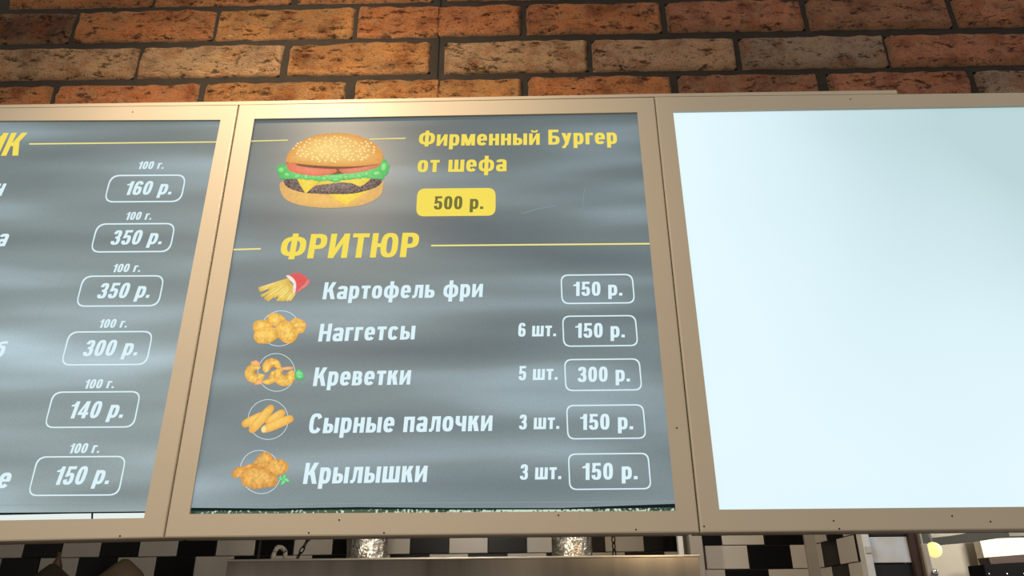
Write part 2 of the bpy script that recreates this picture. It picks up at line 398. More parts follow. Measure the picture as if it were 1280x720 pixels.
for rows, left in ((rows_left, True), (rows_right, False)):
    g = lay(rows, left)
    step = (g['B'][0]-g['D'][0])/2
    for k in (1, 2, 3, 4):                    # courses above, the first shows at the top edge
        ref = g['C'] if k % 2 else g['B']; sh = 0.0
        for X0, X1 in ref[1]:
            brick(X0+sh, X1+sh, g['B'][0]+step*k-0.103, g['B'][0]+step*k, random.choice([RO, DB, OC, RB]) if k > 1 else random.choice([OR, DB, OC]), abs(X0-PX_SEAM) < .003, abs(X1-PX_SEAM) < .003)
    for k in (1,):                            # one course behind the head of the boards
        for X0, X1 in g['C'][1]:
            brick(X0, X1, g['D'][0]-step*k-0.103, g['D'][0]-step*k, random.choice(tones), False, False)
    # further out on both sides
    for nm in 'BCD':
        zt, lst = g[nm]; X0, X1 = lst[0] if left else lst[-1]; wdt = 0.375; gap = 0.016
        for k in (1, 2):
            xs = X0-gap-wdt-(k-1)*(wdt+gap) if left else X1+gap+(k-1)*(wdt+gap)
            brick(xs, xs+wdt, zt-0.103, zt, random.choice([DK, RO, DB]))

# ------------------------------------------------------------------ glyphs (condensed bold grotesque, cap height 1)
S, SH, X = 0.205, 0.165, 0.77
def rect(x0, y0, x1, y1): return [(x0, y0), (x1, y0), (x1, y1), (x0, y1)]
def diag(x0, y0, x1, y1, s=S): return [(x0, y0), (x0+s, y0), (x1+s, y1), (x1, y1)]
def arc(x0, y0, x1, y1, t0=0, t1=360, s=S, sh=SH, n=2.7):
    cx, cy, a, b = (x0+x1)/2, (y0+y1)/2, (x1-x0)/2, (y1-y0)/2
    N = max(4, int(abs(t1-t0)/12)); out = []
    def pt(A, B, t):
        c, q = math.cos(R(t)), math.sin(R(t)); e = 2/n
        return (cx+A*math.copysign(abs(c)**e, c), cy+B*math.copysign(abs(q)**e, q))
    for i in range(N):
        ta, tb = t0+(t1-t0)*i/N, t0+(t1-t0)*(i+1)/N
        out.append([pt(a, b, ta), pt(a, b, tb), pt(a-s, b-sh, tb), pt(a-s, b-sh, ta)])
    return out
def G():
    g = {}; w = 0.54
    g['о'] = (w, arc(0, 0, w, X))
    g['а'] = (w, arc(0, X-.46, w, X, 0, 168) + [rect(w-S, 0, w, X-.2)] + arc(0, -.01, w, .45))
    g['е'] = (w, arc(0, 0, w, X, 0, 325) + [rect(S*.6, .32, w-.01, .45)])
    g['и'] = (.57, [rect(0, 0, .19, X), rect(.38, 0, .57, X), [(.18, .02), (.39, .46), (.39, X-.02), (.18, .31)]])
    g['й'] = (.57, g['и'][1] + arc(.1, X+.06, .47, X+.38, 180, 360, .1, .1))
    g['р'] = (w, [rect(0, -.24, S, X)] + arc(0, 0, w, X))
    g['м'] = (.74, [rect(0, 0, S*.95, X), rect(.74-S*.95, 0, .74, X), diag(.27, 0, .05, X, .2), diag(.27, 0, .49, X, .2)])
    g['н'] = (w, [rect(0, 0, S, X), rect(w-S, 0, w, X), rect(S, .32, w-S, .47)])
    g['ы'] = (.76, [rect(0, 0, S, X), rect(.76-S, 0, .76, X)] + arc(0, 0, .5, .48, s=S*.95, sh=.14))
    g['т'] = (.48, [rect(0, X-SH, .48, X), rect(.24-S/2, 0, .24+S/2, X)])
    g['ф'] = (.80, [rect(.4-S/2, -.24, .4+S/2, 1)] + arc(0, 0, .80, X, s=S*.95, sh=.15))
    g['ш'] = (.82, [rect(0, 0, S, X), rect(.41-S/2, 0, .41+S/2, X), rect(.82-S, 0, .82, X), rect(0, 0, .82, SH)])
    g['г'] = (.40, [rect(0, 0, S, X), rect(0, X-SH, .40, X)])
    g['к'] = (w, [rect(0, 0, S, X), diag(S*.7, .34, w-S*1.1, X, S*1.05), diag(w-S*1.05, 0, S*1.05, .46, S*1.1)])
    g['л'] = (.56, [rect(.56-S, 0, .56, X), rect(.14, X-SH, .56, X), [(.0, 0), (.14, 0), (.24, .12), (.31, X), (.12, X), (.10, .2), (.06, .15), (0, .15)]])
    g['ь'] = (.52, [rect(0, 0, S, X)] + arc(0, 0, .52, .48, sh=.14))
    g['п'] = (w, [rect(0, 0, S, X), rect(w-S, 0, w, X), rect(0, X-SH, w, X)])
    g['с'] = (w, arc(0, 0, w, X, 32, 328))
    g['ч'] = (w, [rect(w-S, 0, w, X), rect(0, .42, S, X)] + arc(0, .26, w*1.2, .85, 180, 270, S, .15))
    g['в'] = (.52, [rect(0, 0, S, X)] + arc(-.02, 0, .52, .45, -90, 90, S, .13) + arc(-.02, .32, .49, X, -90, 90, S, .13) + [rect(0, 0, .26, .13), rect(0, .32, .26, .45), rect(0, X-.13, .26, X)])
    g['б'] = (w, arc(0, 0, w, .74) + arc(0, .1, w*1.25, .98, 92, 180, S, .14) + [rect(.3, .84, w-.02, .98), rect(0, .3, S, .55)])
    g['у'] = (w, [diag(.14, -.02, w-S, X, S), diag(.19, .16, 0, X, S), [(.03, -.24), (.2, -.24), (.32, 0), (.14, .02), (.11, -.1), (.03, -.1)]])
    W_ = .62
    g['Ф'] = (.86, [rect(.43-S/2, -.03, .43+S/2, 1.03)] + arc(0, .10, .86, .90, s=S*1.05, sh=.15))
    g['Р'] = (.60, [rect(0, 0, S*1.05, 1)] + arc(-.05, .38, .60, 1, -90, 90, S*1.05, SH) + [rect(0, .38, .3, .38+SH), rect(0, 1-SH, .3, 1)])
    g['И'] = (.66, [rect(0, 0, S, 1), rect(.66-S, 0, .66, 1), [(.19, .02), (.47, .62), (.47, .98), (.19, .38)]])
    g['Т'] = (.58, [rect(0, 1-SH, .58, 1), rect(.29-S/2, 0, .29+S/2, 1)])
    g['Ю'] = (.92, [rect(0, 0, S, 1), rect(S, .42, .36, .58)] + arc(.32, 0, .92, 1))
    g['К'] = (.64, [rect(0, 0, S, 1), diag(S*.75, .42, .64-S*1.15, 1, S*1.1), diag(.64-S*1.0, 0, S*1.2, .60, S*1.1)])
    g['Н'] = (W_, [rect(0, 0, S, 1), rect(W_-S, 0, W_, 1), rect(S, .42, W_-S, .58)])
    g['С'] = (W_, arc(0, 0, W_, 1, 28, 332))
    g['Б'] = (.60, [rect(0, 0, S, 1), rect(0, 1-SH, .54, 1)] + arc(-.05, 0, .60, .60, -90, 90, S, SH) + [rect(0, 0, .3, SH), rect(0, .60-SH, .3, .60)])
    d = .52
    g['0'] = (d, arc(0, 0, d, 1))
    g['1'] = (.42, [rect(.42-S, 0, .42, 1), [(.03, .70), (.23, .70), (.23, .82), (.03, .80)], [(.12, .76), (.24, .74), (.40, 1), (.27, 1)]])
    g['3'] = (d, arc(0, 0, d, .56, -178, 92, S, .15) + arc(.02, .44, d-.02, 1, -92, 178, S, .15) + [rect(.17, .44, .3, .57)])
    g['4'] = (.56, [rect(.56-S-.09, 0, .56-.09, 1), rect(0, .2, .56, .35), [(0, .35), (.17, .35), (.36, 1), (.26, 1)]])
    g['5'] = (d, arc(0, 0, d, .65, -175, 140, S, .15) + [rect(.04, .84, d-.03, 1), [(.02, .44), (.2, .44), (.22, .9), (.07, .9)]])
    g['6'] = (d, arc(0, 0, d, .62) + arc(0, .2, d, 1, 20, 180, S, .15) + [rect(0, .28, S, .64)])
    g['.'] = (.2, [rect(0, 0, .2, .19)])
    g[' '] = (.26, [])
    return g
GL = G()
def unit(s):
    u = 0.0; polys = []
    for i, ch in enumerate(s):
        w, ps = GL[ch]
        for p in ps: polys.append([(u+x, y) for x, y in p])
        u += w + (0.105 if i < len(s)-1 else 0)
    return u, polys
FILM_Y = 0.010
LY = [0]
def flat(name, polys, m, parent, y):
    """thin print: polygons given in pixels on the plane y, laid as a sheet of ink 0.15 mm thick"""
    vs, fs = [], []
    for p in polys:
        k = len(vs); vs += [at(a, b, y) for a, b in p]
        ar = sum(p[i][0]*p[(i+1) % len(p)][1]-p[(i+1) % len(p)][0]*p[i][1] for i in range(len(p)))
        idx = list(range(k, k+len(p))); fs.append(idx if ar < 0 else idx[::-1])
    return adoptmesh(name, vs, fs, m, parent)
def adoptmesh(name, vs, fs, m, parent):
    me = bpy.data.meshes.new(name); me.from_pydata([tuple(v) for v in vs], [], fs); me.update()
    o = link(name, me, m)
    if parent:
        o.parent = parent
        # coordinates in world space: undo the offset of the thing's base (and of a parent part)
        root = parent
        off = Vector((0, 0, 0))
        while root is not None: off += root.location; root = root.parent
        o.matrix_parent_inverse = Matrix.Identity(4); o.location = -off
    return o
def text(name, s, x0, y0, x1, y1, h, m, parent, ital=0.05, h1=None, sl=None):
    u, polys = unit(s); h1 = h1 or h
    out = []
    for p in polys:
        q = []
        for a, b in p:
            t = a/u; bx = x0+(x1-x0)*t; by = y0+(y1-y0)*t; hh = h+(h1-h)*t
            k = (lean(bx, by)+ital) if sl is None else sl
            q.append((bx+k*b*hh, by-b*hh))
        out.append(q)
    return flat(name, out, m, parent, FILM_Y-0.0006)
def rr(quad, r, n=6):
    """rounded quadrilateral (TL, TR, BR, BL in pixels)"""
    out = []; q = [Vector(p) for p in quad]
    for i in range(4):
        c, p, nx = q[i], q[i-1], q[(i+1) % 4]
        a = c+(p-c).normalized()*r; b = c+(nx-c).normalized()*r
        for k in range(n+1):
            t = k/n; out.append(tuple((a*(1-t)**2 + c*2*t*(1-t)*1.0 + b*t*t)*1.0))
    return out
def ring_px(outer, inner):
    n = len(outer); return [[outer[i], outer[(i+1) % n], inner[(i+1) % n], inner[i]] for i in range(n)]
def inset(quad, w):
    c = sum((Vector(p) for p in quad), Vector((0, 0)))/4; out = []
    for (x, y) in quad: out.append((x-math.copysign(w, x-c.x), y-math.copysign(w, y-c.y)))
    return out
def price_box(x0, y0, x1, y1, parent, r=10, w=1.7, m='white_ink', fill=False, tilt=0.01, name='price_border'):
    hgt = y1-y0; lt, rt = lean(x0, y1)*hgt, lean(x1, y1)*hgt; d = -(x1-x0)*tilt
    # x0 is the lower-left end and x1 the outermost right end
    if lt > 0: q = [(x0+lt, y0-d*0), (x1, y0+d), (x1-rt, y1+d), (x0, y1)] if rt > 0 else [(x0+lt, y0), (x1+rt, y0+d), (x1, y1+d), (x0, y1)]
    else: q = [(x0, y0), (x1+rt, y0+d), (x1, y1+d), (x0-lt, y1)]
    if fill: return flat(name, [rr(q, r)], MT[m], parent, FILM_Y-0.0004)
    return flat(name, ring_px(rr(q, r), rr(inset(q, w), r-w*0.6)), MT[m], parent, FILM_Y-0.0006)
def rule(x0, y0, x1, y1, w, m, parent, name='rule'):
    return flat(name, [[(x0, y0-w/2), (x1, y1-w/2), (x1, y1+w/2), (x0, y0+w/2)]], MT[m], parent, FILM_Y-0.0005)
def ink_blob(name, pts, cen, ci, co, m, parent, lay, jag=0.0, sub=1):
    """printed shape, fan of triangles from a centre colour to a rim colour; pts in pixels"""
    n = len(pts); P = []
    for i in range(n):
        a, b = Vector(pts[i]), Vector(pts[(i+1) % n])
        for k in range(sub):
            P.append(a.lerp(b, k/sub))
    if jag:
        c = Vector(cen)
        P = [p+(p-c).normalized()*jag*noise.noise(Vector((p.x*0.7, p.y*0.7, lay*3.3))) for p in P]
    c = Vector(cen); vs = [at(c.x, c.y, FILM_Y-0.0006-0.00012*lay)]; cols = [ci]
    N = len(P)
    for p in P: q = c.lerp(p, 0.6); vs.append(at(q.x, q.y, FILM_Y-0.0006-0.00012*lay)); cols.append(tuple(a*0.65+b*0.35 for a, b in zip(ci, co)))
    for p in P: vs.append(at(p.x, p.y, FILM_Y-0.0006-0.00012*lay)); cols.append(co)
    ar = sum(P[i].x*P[(i+1) % N].y-P[(i+1) % N].x*P[i].y for i in range(N))
    fs = []
    for i in range(N):
        j = (i+1) % N
        tri = (0, 1+i, 1+j); qd = (1+i, 1+N+i, 1+N+j, 1+j)
        fs += [tri if ar < 0 else tri[::-1], qd if ar < 0 else qd[::-1]]
    o = adoptmesh(name, vs, fs, MT[m], parent)
    ca = o.data.color_attributes.new('ink', 'FLOAT_COLOR', 'POINT')
    for i, cc in enumerate(cols): ca.data[i].color = (*lin(cc), 1)
    return o
def smooth_loop(pts, k=5):
    """Catmull-Rom through a closed list of pixels"""
    out = []; n = len(pts); V = [Vector(p) for p in pts]
    for i in range(n):
        a, b, c, d = V[i-1], V[i], V[(i+1) % n], V[(i+2) % n]
        for j in range(k):
            t = j/k
            out.append(tuple(0.5*((2*b)+(c-a)*t+(2*a-5*b+4*c-d)*t*t+(3*b-a-3*c+d)*t**3)))
    return out
def ell(cx, cy, a, b, ang=0, n=18, n_=2.0):
    out = []
    for i in range(n):
        t = 2*math.pi*i/n; c, s = math.cos(t), math.sin(t)
        x, y = a*math.copysign(abs(c)**(2/n_), c), b*math.copysign(abs(s)**(2/n_), s)
        out.append((cx+x*math.cos(ang)-y*math.sin(ang), cy+x*math.sin(ang)+y*math.cos(ang)))
    return out

# ------------------------------------------------------------------ the three light boxes
def extend(a, b, x):          # point with given x on the line a-b
    t = (x-a.x)/(b.x-a.x); return a.lerp(b, t)
def board(name, label, outer, inner, housing_y=0.1):
    """outer / inner: TL TR BR BL as world points on y=0"""
    base = (outer[2]+outer[3])/2
    root = empty(name, (base.x, 0.05, base.z), label, 'menu board' if 'blank' not in label else 'light box', 'light boxes in a row over the counter')
    # frame of four profiles with a raised rounded front and an inner return down to the film
    bm = bmesh.new()
    def rowof(pts, y): return [bm.verts.new((p.x, y, p.z)) for p in pts]
    c = sum(outer, Vector((0, 0, 0)))/4
    def sh(pts, d): return [p-Vector((math.copysign(d, p.x-c.x), 0, math.copysign(d, p.z-c.z))) for p in pts]
    loops = [rowof(outer, 0.034), rowof(outer, 0.0035), rowof(sh(outer, 0.0012), 0.0008), rowof(sh(outer, 0.0035), 0.0),
             rowof(sh(inner, -0.0022), 0.0), rowof(sh(inner, -0.0006), 0.0008), rowof(inner, 0.0022), rowof(inner, FILM_Y+0.002)]
    for k in range(len(loops)-1):
        for i in range(4):
            j = (i+1) % 4; bm.faces.new([loops[k][i], loops[k][j], loops[k+1][j], loops[k+1][i]])
    me = bpy.data.meshes.new('frame'); bmesh.ops.recalc_face_normals(bm, faces=bm.faces); bm.to_mesh(me); bm.free()
    f = link('frame', me, MT['frame']); f.parent = root; f.location = -root.location
    # housing behind
    ho = sh(outer, 0.004)
    h = prism('housing', [Vector((p.x, 0.034, p.z)) for p in ho], [Vector((p.x, housing_y-0.0005, p.z)) for p in ho], MT['housing'])
    h.parent = root; h.location = -root.location
    return root
def sheet(name, pts, m, root, y):
    vs = [Vector((p.x, y, p.z)) for p in pts]+[Vector((p.x, y+0.002, p.z)) for p in pts]
    n = len(pts); fs = [list(range(n))[::-1], list(range(n, 2*n))]+[[i, (i+1) % n, n+(i+1) % n, n+i] for i in range(n)]
    return adoptmesh(name, vs, fs, m, root)

P = lambda x, y: at(x, y, 0.0)
# middle board
mo = [P(298.8, 130.6), P(817.7, 121.2), P(874.6, 666), P(204.8, 672.5)]
mi = [P(317, 147.5), P(797.5, 139.3), P(846, 640), P(235, 644)]
mid = board('menu_board', 'lit grey menu board with burger picture and yellow heading, between the other two', mo, mi)
# left board
lo_tr, lo_br = P(297.4, 130.8), P(203.6, 672.6)
lt_, lb_ = P(0, 134.6), P(0, 677)
lo = [extend(lt_, lo_tr, -1.685), lo_tr, lo_br, extend(lb_, lo_br, -1.685)]
li_tr, li_br = P(277, 148.7), P(181, 649)
li = [extend(P(0, 149.8), li_tr, -1.645), li_tr, li_br, extend(P(0, 652), li_br, -1.645)]
left = board('menu_board', 'lit grey menu board with column of slanted prices, cut off by left side of photo', lo, li)
# right board
ro_tl, ro_bl = P(818.4, 120.6), P(876, 666)
rt_, rb_ = P(1280, 115.2), P(1280, 662)
ro = [ro_tl, extend(ro_tl, rt_, 1.345), extend(ro_bl, rb_, 1.345), ro_bl]
ri_tl, ri_bl = P(840, 138), P(898, 638.5)
ri = [ri_tl, extend(ri_tl, P(1280, 131), 1.305), extend(ri_bl, P(1280, 635), 1.305), ri_bl]
right = board('light_box', 'blank glowing white light box without any menu print, right of the burger board', ro, ri)

Q = lambda x, y: at(x, y, FILM_Y)
sheet('diffuser', [p+Vector((math.copysign(.004, p.x-.8), 0, math.copysign(.004, p.z-2.2))) for p in ri], MT['blank'], right, FILM_Y)
# printed films end a little above the lower rail and leave a lit gap
g = 0.004
sheet('printed_film', [mi[0]+Vector((-g, 0, g)), mi[1]+Vector((g, 0, g)), Q(850, 634.5), Q(700, 636.5), Q(560, 636.8), Q(450, 635.5), Q(340, 637.8), Q(230, 637)], MT['film_mid'], mid, FILM_Y)
sheet('acrylic_strip', [Q(228, 630), Q(852, 628), Q(852, 646), Q(228, 650)], MT['speckle'], mid, FILM_Y+0.004)
flat('film_edge', [[(233, 634.6), (340, 635.6), (450, 633.8), (560, 635), (700, 635), (849, 629.5), (849, 634.5), (700, 636.8), (560, 637.2), (450, 636.2), (340, 638.2), (233, 638.3)]], MT['dark_edge'], mid, FILM_Y-0.0004)
sheet('printed_film', [li[0]+Vector((-g, 0, g)), li[1]+Vector((g, 0, g)), Q(186, 640), Q(90, 641.5), Q(0, 642), extend(Q(0, 642), Q(90, 641.5), -1.65)], MT['film_left'], left, FILM_Y)
sheet('diffuser', [extend(Q(0, 632), Q(180, 630), -1.65), Q(190, 630), Q(190, 660), extend(Q(0, 660), Q(180, 656), -1.65)], MT['white_light'], left, FILM_Y+0.004)
flat('film_edge', [[(-6, 641), (90, 640.2), (184, 639.2), (184, 641), (90, 642), (-6, 644)]], MT['dark_edge'], left, FILM_Y-0.0004)
flat('dark_tick', [[(114.2, 641.4), (116.6, 641.3), (116.2, 651), (113.8, 651)]], MT['dark_edge'], left, FILM_Y+0.003)  # black upright tick in the strip below the film
# a fine crease along the foot of each film
rule(238, 631, 846, 626.5, 0.7, 'scratch', mid, 'crease'); rule(-4, 631.5, 184, 629.5, 0.7, 'scratch', left, 'crease')

# cap strip on the heads of the boards, ending part-way over the right one
up = [at(1120.5, 112.6, 0.002), at(818, 117.2, 0.002), at(299, 126.8, 0.002), extend(at(0, 131.0, 0.002), at(299, 126.8, 0.002), -1.70)]
dn = [extend(ro[0], ro[1], up[0].x), ro[0], mo[0], lo[0]]
dn = [Vector((u.x, 0.002, d.z+0.0012)) for u, d in zip(up, dn)]
loop = up + dn[::-1]
cs = prism('metal_strip', loop, [Vector((p.x, 0.096, p.z)) for p in loop], MT['frame'])
tag(cs, 'thin beige metal strip along the top edges of the boards, ending above the white box', 'strip')

# ---- lettering on the middle board
T = lambda s, *a, **k: text('lettering', s, *a, **k)
WI, YI = MT['white_ink'], MT['yellow_ink']
T('Фирменный Бургер', 523, 182.6, 771.5, 179.9, 18.6, YI, mid, ital=0.03)
T('от шефа', 521.5, 215.3, 633, 214.0, 19.6, YI, mid, ital=0.03)
price_box(520, 235.8, 619.5, 270.5, mid, r=10, m='yellow_ink', fill=True, name='price_plate')
text('lettering', '500 р.', 542, 262, 604, 261.2, 16.6, MT['dark_ink'], mid, ital=0.03)
T('ФРИТЮР', 348.5, 323.5, 521.5, 321.2, 30.5, YI, mid, ital=0.06)
rule(314, 176.4, 360, 175.2, 1.4, 'pale_yellow', mid); rule(462, 174, 507, 172.8, 1.4, 'pale_yellow', mid)
rule(291, 312, 326, 311, 1.9, 'pale_yellow', mid); rule(539, 307, 812, 304.6, 1.9, 'pale_yellow', mid)
T('Картофель фри', 403, 374.2, 603, 371.2, 21.3, WI, mid)
T('Наггетсы', 397.5, 427, 518, 424.2, 22.2, WI, mid)
T('Креветки', 391, 482.6, 512.5, 480.6, 23.2, WI, mid)
T('Сырные палочки', 385, 541.8, 615, 538.6, 25, WI, mid)
T('Крылышки', 378.5, 605, 533, 602.4, 26.4, WI, mid)
for a, b, c, d, h in ((715.7, 370, 778, 369.4, 17.7), (718.3, 422.4, 781, 421.6, 18.3), (724.3, 537.4, 791.5, 536.6, 19.8), (727, 600, 797, 599, 21)):
    T('150 р.', a, b, c, d, h, WI, mid, ital=0.06)
T('300 р.', 722, 477.6, 787.5, 476.8, 19, WI, mid, ital=0.06)
for s, a, b, c, d, h in (('6 шт.', 647.6, 420.8, 695, 420.2, 17.2), ('5 шт.', 648, 475.4, 697, 474.6, 17.8), ('3 шт.', 648.5, 536.9, 699, 536, 18.6), ('3 шт.', 649.7, 599.8, 701.5, 598.8, 19.4)):
    T(s, a, b, c, d, h, WI, mid, ital=0.06)
for q in ((700.5, 343.2, 794, 380.2), (702.5, 394.6, 798, 433.6), (705, 448.8, 803, 489), (707.5, 506.2, 808, 549.4), (709.8, 566.9, 814.5, 612.6)):
    price_box(*q, mid, r=9.5, w=1.6)
# ---- lettering on the left board
T('ИК', -24, 195, 22, 194.4, 28.6, YI, left, ital=0.14)
rule(36.5, 179.9, 272.5, 177.4, 1.6, 'pale_yellow', left)
LG = ((171, 211.4, 204, 211, 9.6), (155.3, 275, 188.6, 274.5, 10), (139, 340.4, 174.6, 339.8, 10.5), (122, 410, 158, 409.3, 10.8), (103.6, 485.9, 141.8, 485, 11.5), (84.4, 566.8, 123.4, 566, 12.4))
LP = (('160', 153.7, 243.8, 213.5, 243, 17.2), ('350', 137, 306.1, 201.2, 305.2, 18.2), ('350', 120, 373.2, 186, 372.2, 19.3), ('300', 102.2, 445.2, 170.5, 444.2, 20), ('140', 83, 523.2, 152.6, 522.2, 21.4), ('150', 64.4, 606.2, 135, 605, 23))
LB = ((129.4, 218.6, 233.4, 253.2), (112.1, 279.2, 220, 315.8), (94, 344.5, 206.2, 383.6), (75.5, 414.2, 192, 457), (54.7, 489.4, 176.6, 535.2), (34.2, 570.4, 158.4, 620.2))
for a in LG: T('100 г.', *a, WI, left, ital=0.13)
for s, *a in LP: T(s+' р.', *a, WI, left, ital=0.14)
for q in LB: price_box(*q, left, r=12, w=1.7, tilt=0.006)
T('н', -9.5, 245, 1.5, 244.8, 20, WI, left, ital=0.14); T('а', -6, 307.8, 6, 307.6, 20.2, WI, left, ital=0.14)
T('б', -11, 447, 2.5, 446.8, 20.5, WI, left, ital=0.14); T('е', -6, 610.4, 9, 610.2, 25.5, WI, left, ital=0.14)
# hairline scratches
def hair(pts, root, w=0.55):
    polys = [[(a[0], a[1]-w/2), (b[0], b[1]-w/2), (b[0]+w*.6, b[1]+w/2), (a[0]+w*.6, a[1]+w/2)] for a, b in zip(pts, pts[1:])]
    flat('scratch', polys, MT['scratch'], root, FILM_Y-0.0003)
hair([(2, 318), (16, 331), (32, 343), (55, 351), (70, 354), (82, 362)], left); hair([(86, 336), (60, 379), (48, 395)], left)
hair([(652, 267), (672, 261), (695, 257)], mid); hair([(731, 234), (729, 248), (728, 262)], mid)
hair([(505, 378), (530, 402), (556, 425)], mid); hair([(654, 555), (680, 563), (700, 566)], mid)

# ---- pictures of the food, printed flat
bur = empty('burger_picture', (0, 0, 0)); bur.parent = mid
def BP(x, y): return (330+x/6.26, 155+y/6.26)     # from the enlarged crop
def IB(nm, pts, cen, ci, co, m, lay, root=bur, jag=0, sub=1):
    return ink_blob(nm, pts, cen, ci, co, m, root, lay, jag, sub)
IB('rule', [BP(0, 0)]*3, BP(0, 0), (0, 0, 0), (0, 0, 0), 'smooth_food', 1) if False else None
IB('bottom_bun', smooth_loop([BP(*p) for p in ((122, 485), (160, 450), (300, 500), (530, 540), (760, 520), (925, 455), (930, 490), (910, 560), (800, 625), (640, 652), (440, 655), (270, 632), (160, 580))]), BP(520, 600), (242, 196, 112), (226, 178, 112), 'smooth_food', 1)
IB('cheese', [BP(*p) for p in ((470, 520), (640, 500), (830, 515), (760, 560), (642, 632), (560, 590))], BP(640, 560), (250, 222, 92), (246, 212, 84), 'smooth_food', 2)
IB('patty', smooth_loop([BP(*p) for p in ((158, 440), (200, 425), (500, 420), (850, 410), (915, 425), (912, 470), (840, 510), (690, 545), (500, 548), (330, 540), (215, 510), (168, 480))]), BP(520, 480), (152, 132, 122), (122, 104, 96), 'patty_print', 3, sub=2, jag=0.6)
IB('cheese', [BP(*p) for p in ((258, 430), (450, 430), (400, 480), (325, 546), (290, 490))], BP(340, 465), (248, 220, 96), (242, 210, 82), 'smooth_food', 4)
IB('cheese', [BP(*p) for p in ((600, 440), (850, 415), (790, 470), (752, 490), (690, 465), (600, 455), (450, 470), (400, 480), (450, 440))], BP(700, 445), (246, 222, 100), (238, 206, 84), 'smooth_food', 4)
IB('lettuce', [BP(*p) for p in ((95, 330), (120, 315), (150, 318), (185, 310), (240, 380), (330, 375), (470, 400), (600, 390), (760, 372), (860, 350), (910, 300), (925, 268), (950, 280), (962, 300), (985, 320), (975, 350), (970, 385), (945, 405), (935, 432), (900, 420), (850, 425), (800, 405), (760, 430), (715, 425), (660, 440), (625, 430), (590, 452), (545, 458), (500, 440), (460, 448), (400, 445), (370, 432), (330, 440), (290, 425), (240, 432), (200, 415), (165, 432), (125, 425), (112, 390), (100, 365))], BP(560, 412), (150, 228, 142), (100, 190, 104), 'smooth_food', 5, jag=1.0, sub=3)
for k, (x, y, a, b) in enumerate(((135, 360, 28, 24), (180, 395, 26, 14), (260, 408, 34, 13), (330, 410, 20, 26), (470, 425, 30, 18), (560, 435, 34, 16), (640, 415, 26, 16), (740, 405, 32, 14), (800, 388, 18, 22), (880, 385, 36, 20), (935, 335, 26, 40))):
    IB('lettuce_curl', ell(*BP(x, y), a/6.26, b/6.26, 0.3*math.sin(k*2)), BP(x, y-5), (168, 238, 156), (92, 192, 98), 'smooth_food', 6)
IB('shadow', smooth_loop([BP(*p) for p in ((240, 300), (560, 300), (860, 300), (840, 370), (560, 400), (280, 380))]), BP(560, 350), (150, 96, 70), (130, 96, 74), 'smooth_food', 4.5)
IB('tomato', smooth_loop([BP(*p) for p in ((185, 305), (300, 320), (540, 345), (560, 380), (440, 406), (300, 395), (200, 365), (182, 335))]), BP(380, 365), (240, 150, 116), (228, 124, 96), 'smooth_food', 7)
IB('tomato', smooth_loop([BP(*p) for p in ((600, 345), (780, 335), (900, 300), (905, 325), (850, 352), (740, 378), (640, 388), (600, 375))]), BP(740, 355), (236, 150, 120), (218, 124, 98), 'smooth_food', 7)
IB('onion_shadow', smooth_loop([BP(*p) for p in ((270, 315), (520, 325), (860, 305), (870, 320), (700, 345), (560, 352), (400, 345), (280, 330))]), BP(560, 335), (128, 92, 70), (150, 104, 80), 'smooth_food', 8)
IB('top_bun', smooth_loop([BP(*p) for p in ((182, 300), (176, 270), (200, 215), (270, 150), (370, 98), (500, 74), (620, 72), (740, 92), (840, 135), (905, 190), (932, 245), (925, 290), (890, 312), (760, 328), (600, 334), (420, 326), (280, 312))]), BP(470, 190), (250, 216, 136), (226, 160, 86), 'smooth_food', 9)
rs = random.Random(3); seeds = []
for k in range(400):
    a, r_ = rs.uniform(0, 2*math.pi), math.sqrt(rs.random())
    x, y = 560+330*r_*math.cos(a), 195+108*r_*math.sin(a)
    if all((x-u)**2+(1.5*(y-v))**2 > 23**2 for u, v in seeds) and y > 95+abs(x-560)*0.12: seeds.append((x, y))
    if len(seeds) >= 110: break
sv, sf = [], []
for x, y in seeds:
    pts = ell(*BP(x, y), 1.25+0.5*(y/300), 0.75+0.3*(y/300), rs.uniform(-.5, .8), 8); k = len(sv)
    sv += [at(p[0], p[1], FILM_Y-0.0006-0.00012*10) for p in pts]; sf.append(list(range(k, k+8))[::-1])
so = adoptmesh('sesame_seeds', sv, sf, ink_mat('sesame_print', (255, 232, 164)), bur); so['kind'] = 'stuff'

def dish(nm): o = empty(nm, (0, 0, 0)); o.parent = mid; return o
def circle(cx, cy, a, b, root, ang=-0.35):
    o_, i_ = ell(cx, cy, a, b, ang, 48), ell(cx, cy, a-0.65, b-0.65, ang, 48)
    flat('ring', ring_px(o_, i_), MT['white_ink'], root, FILM_Y-0.0005)
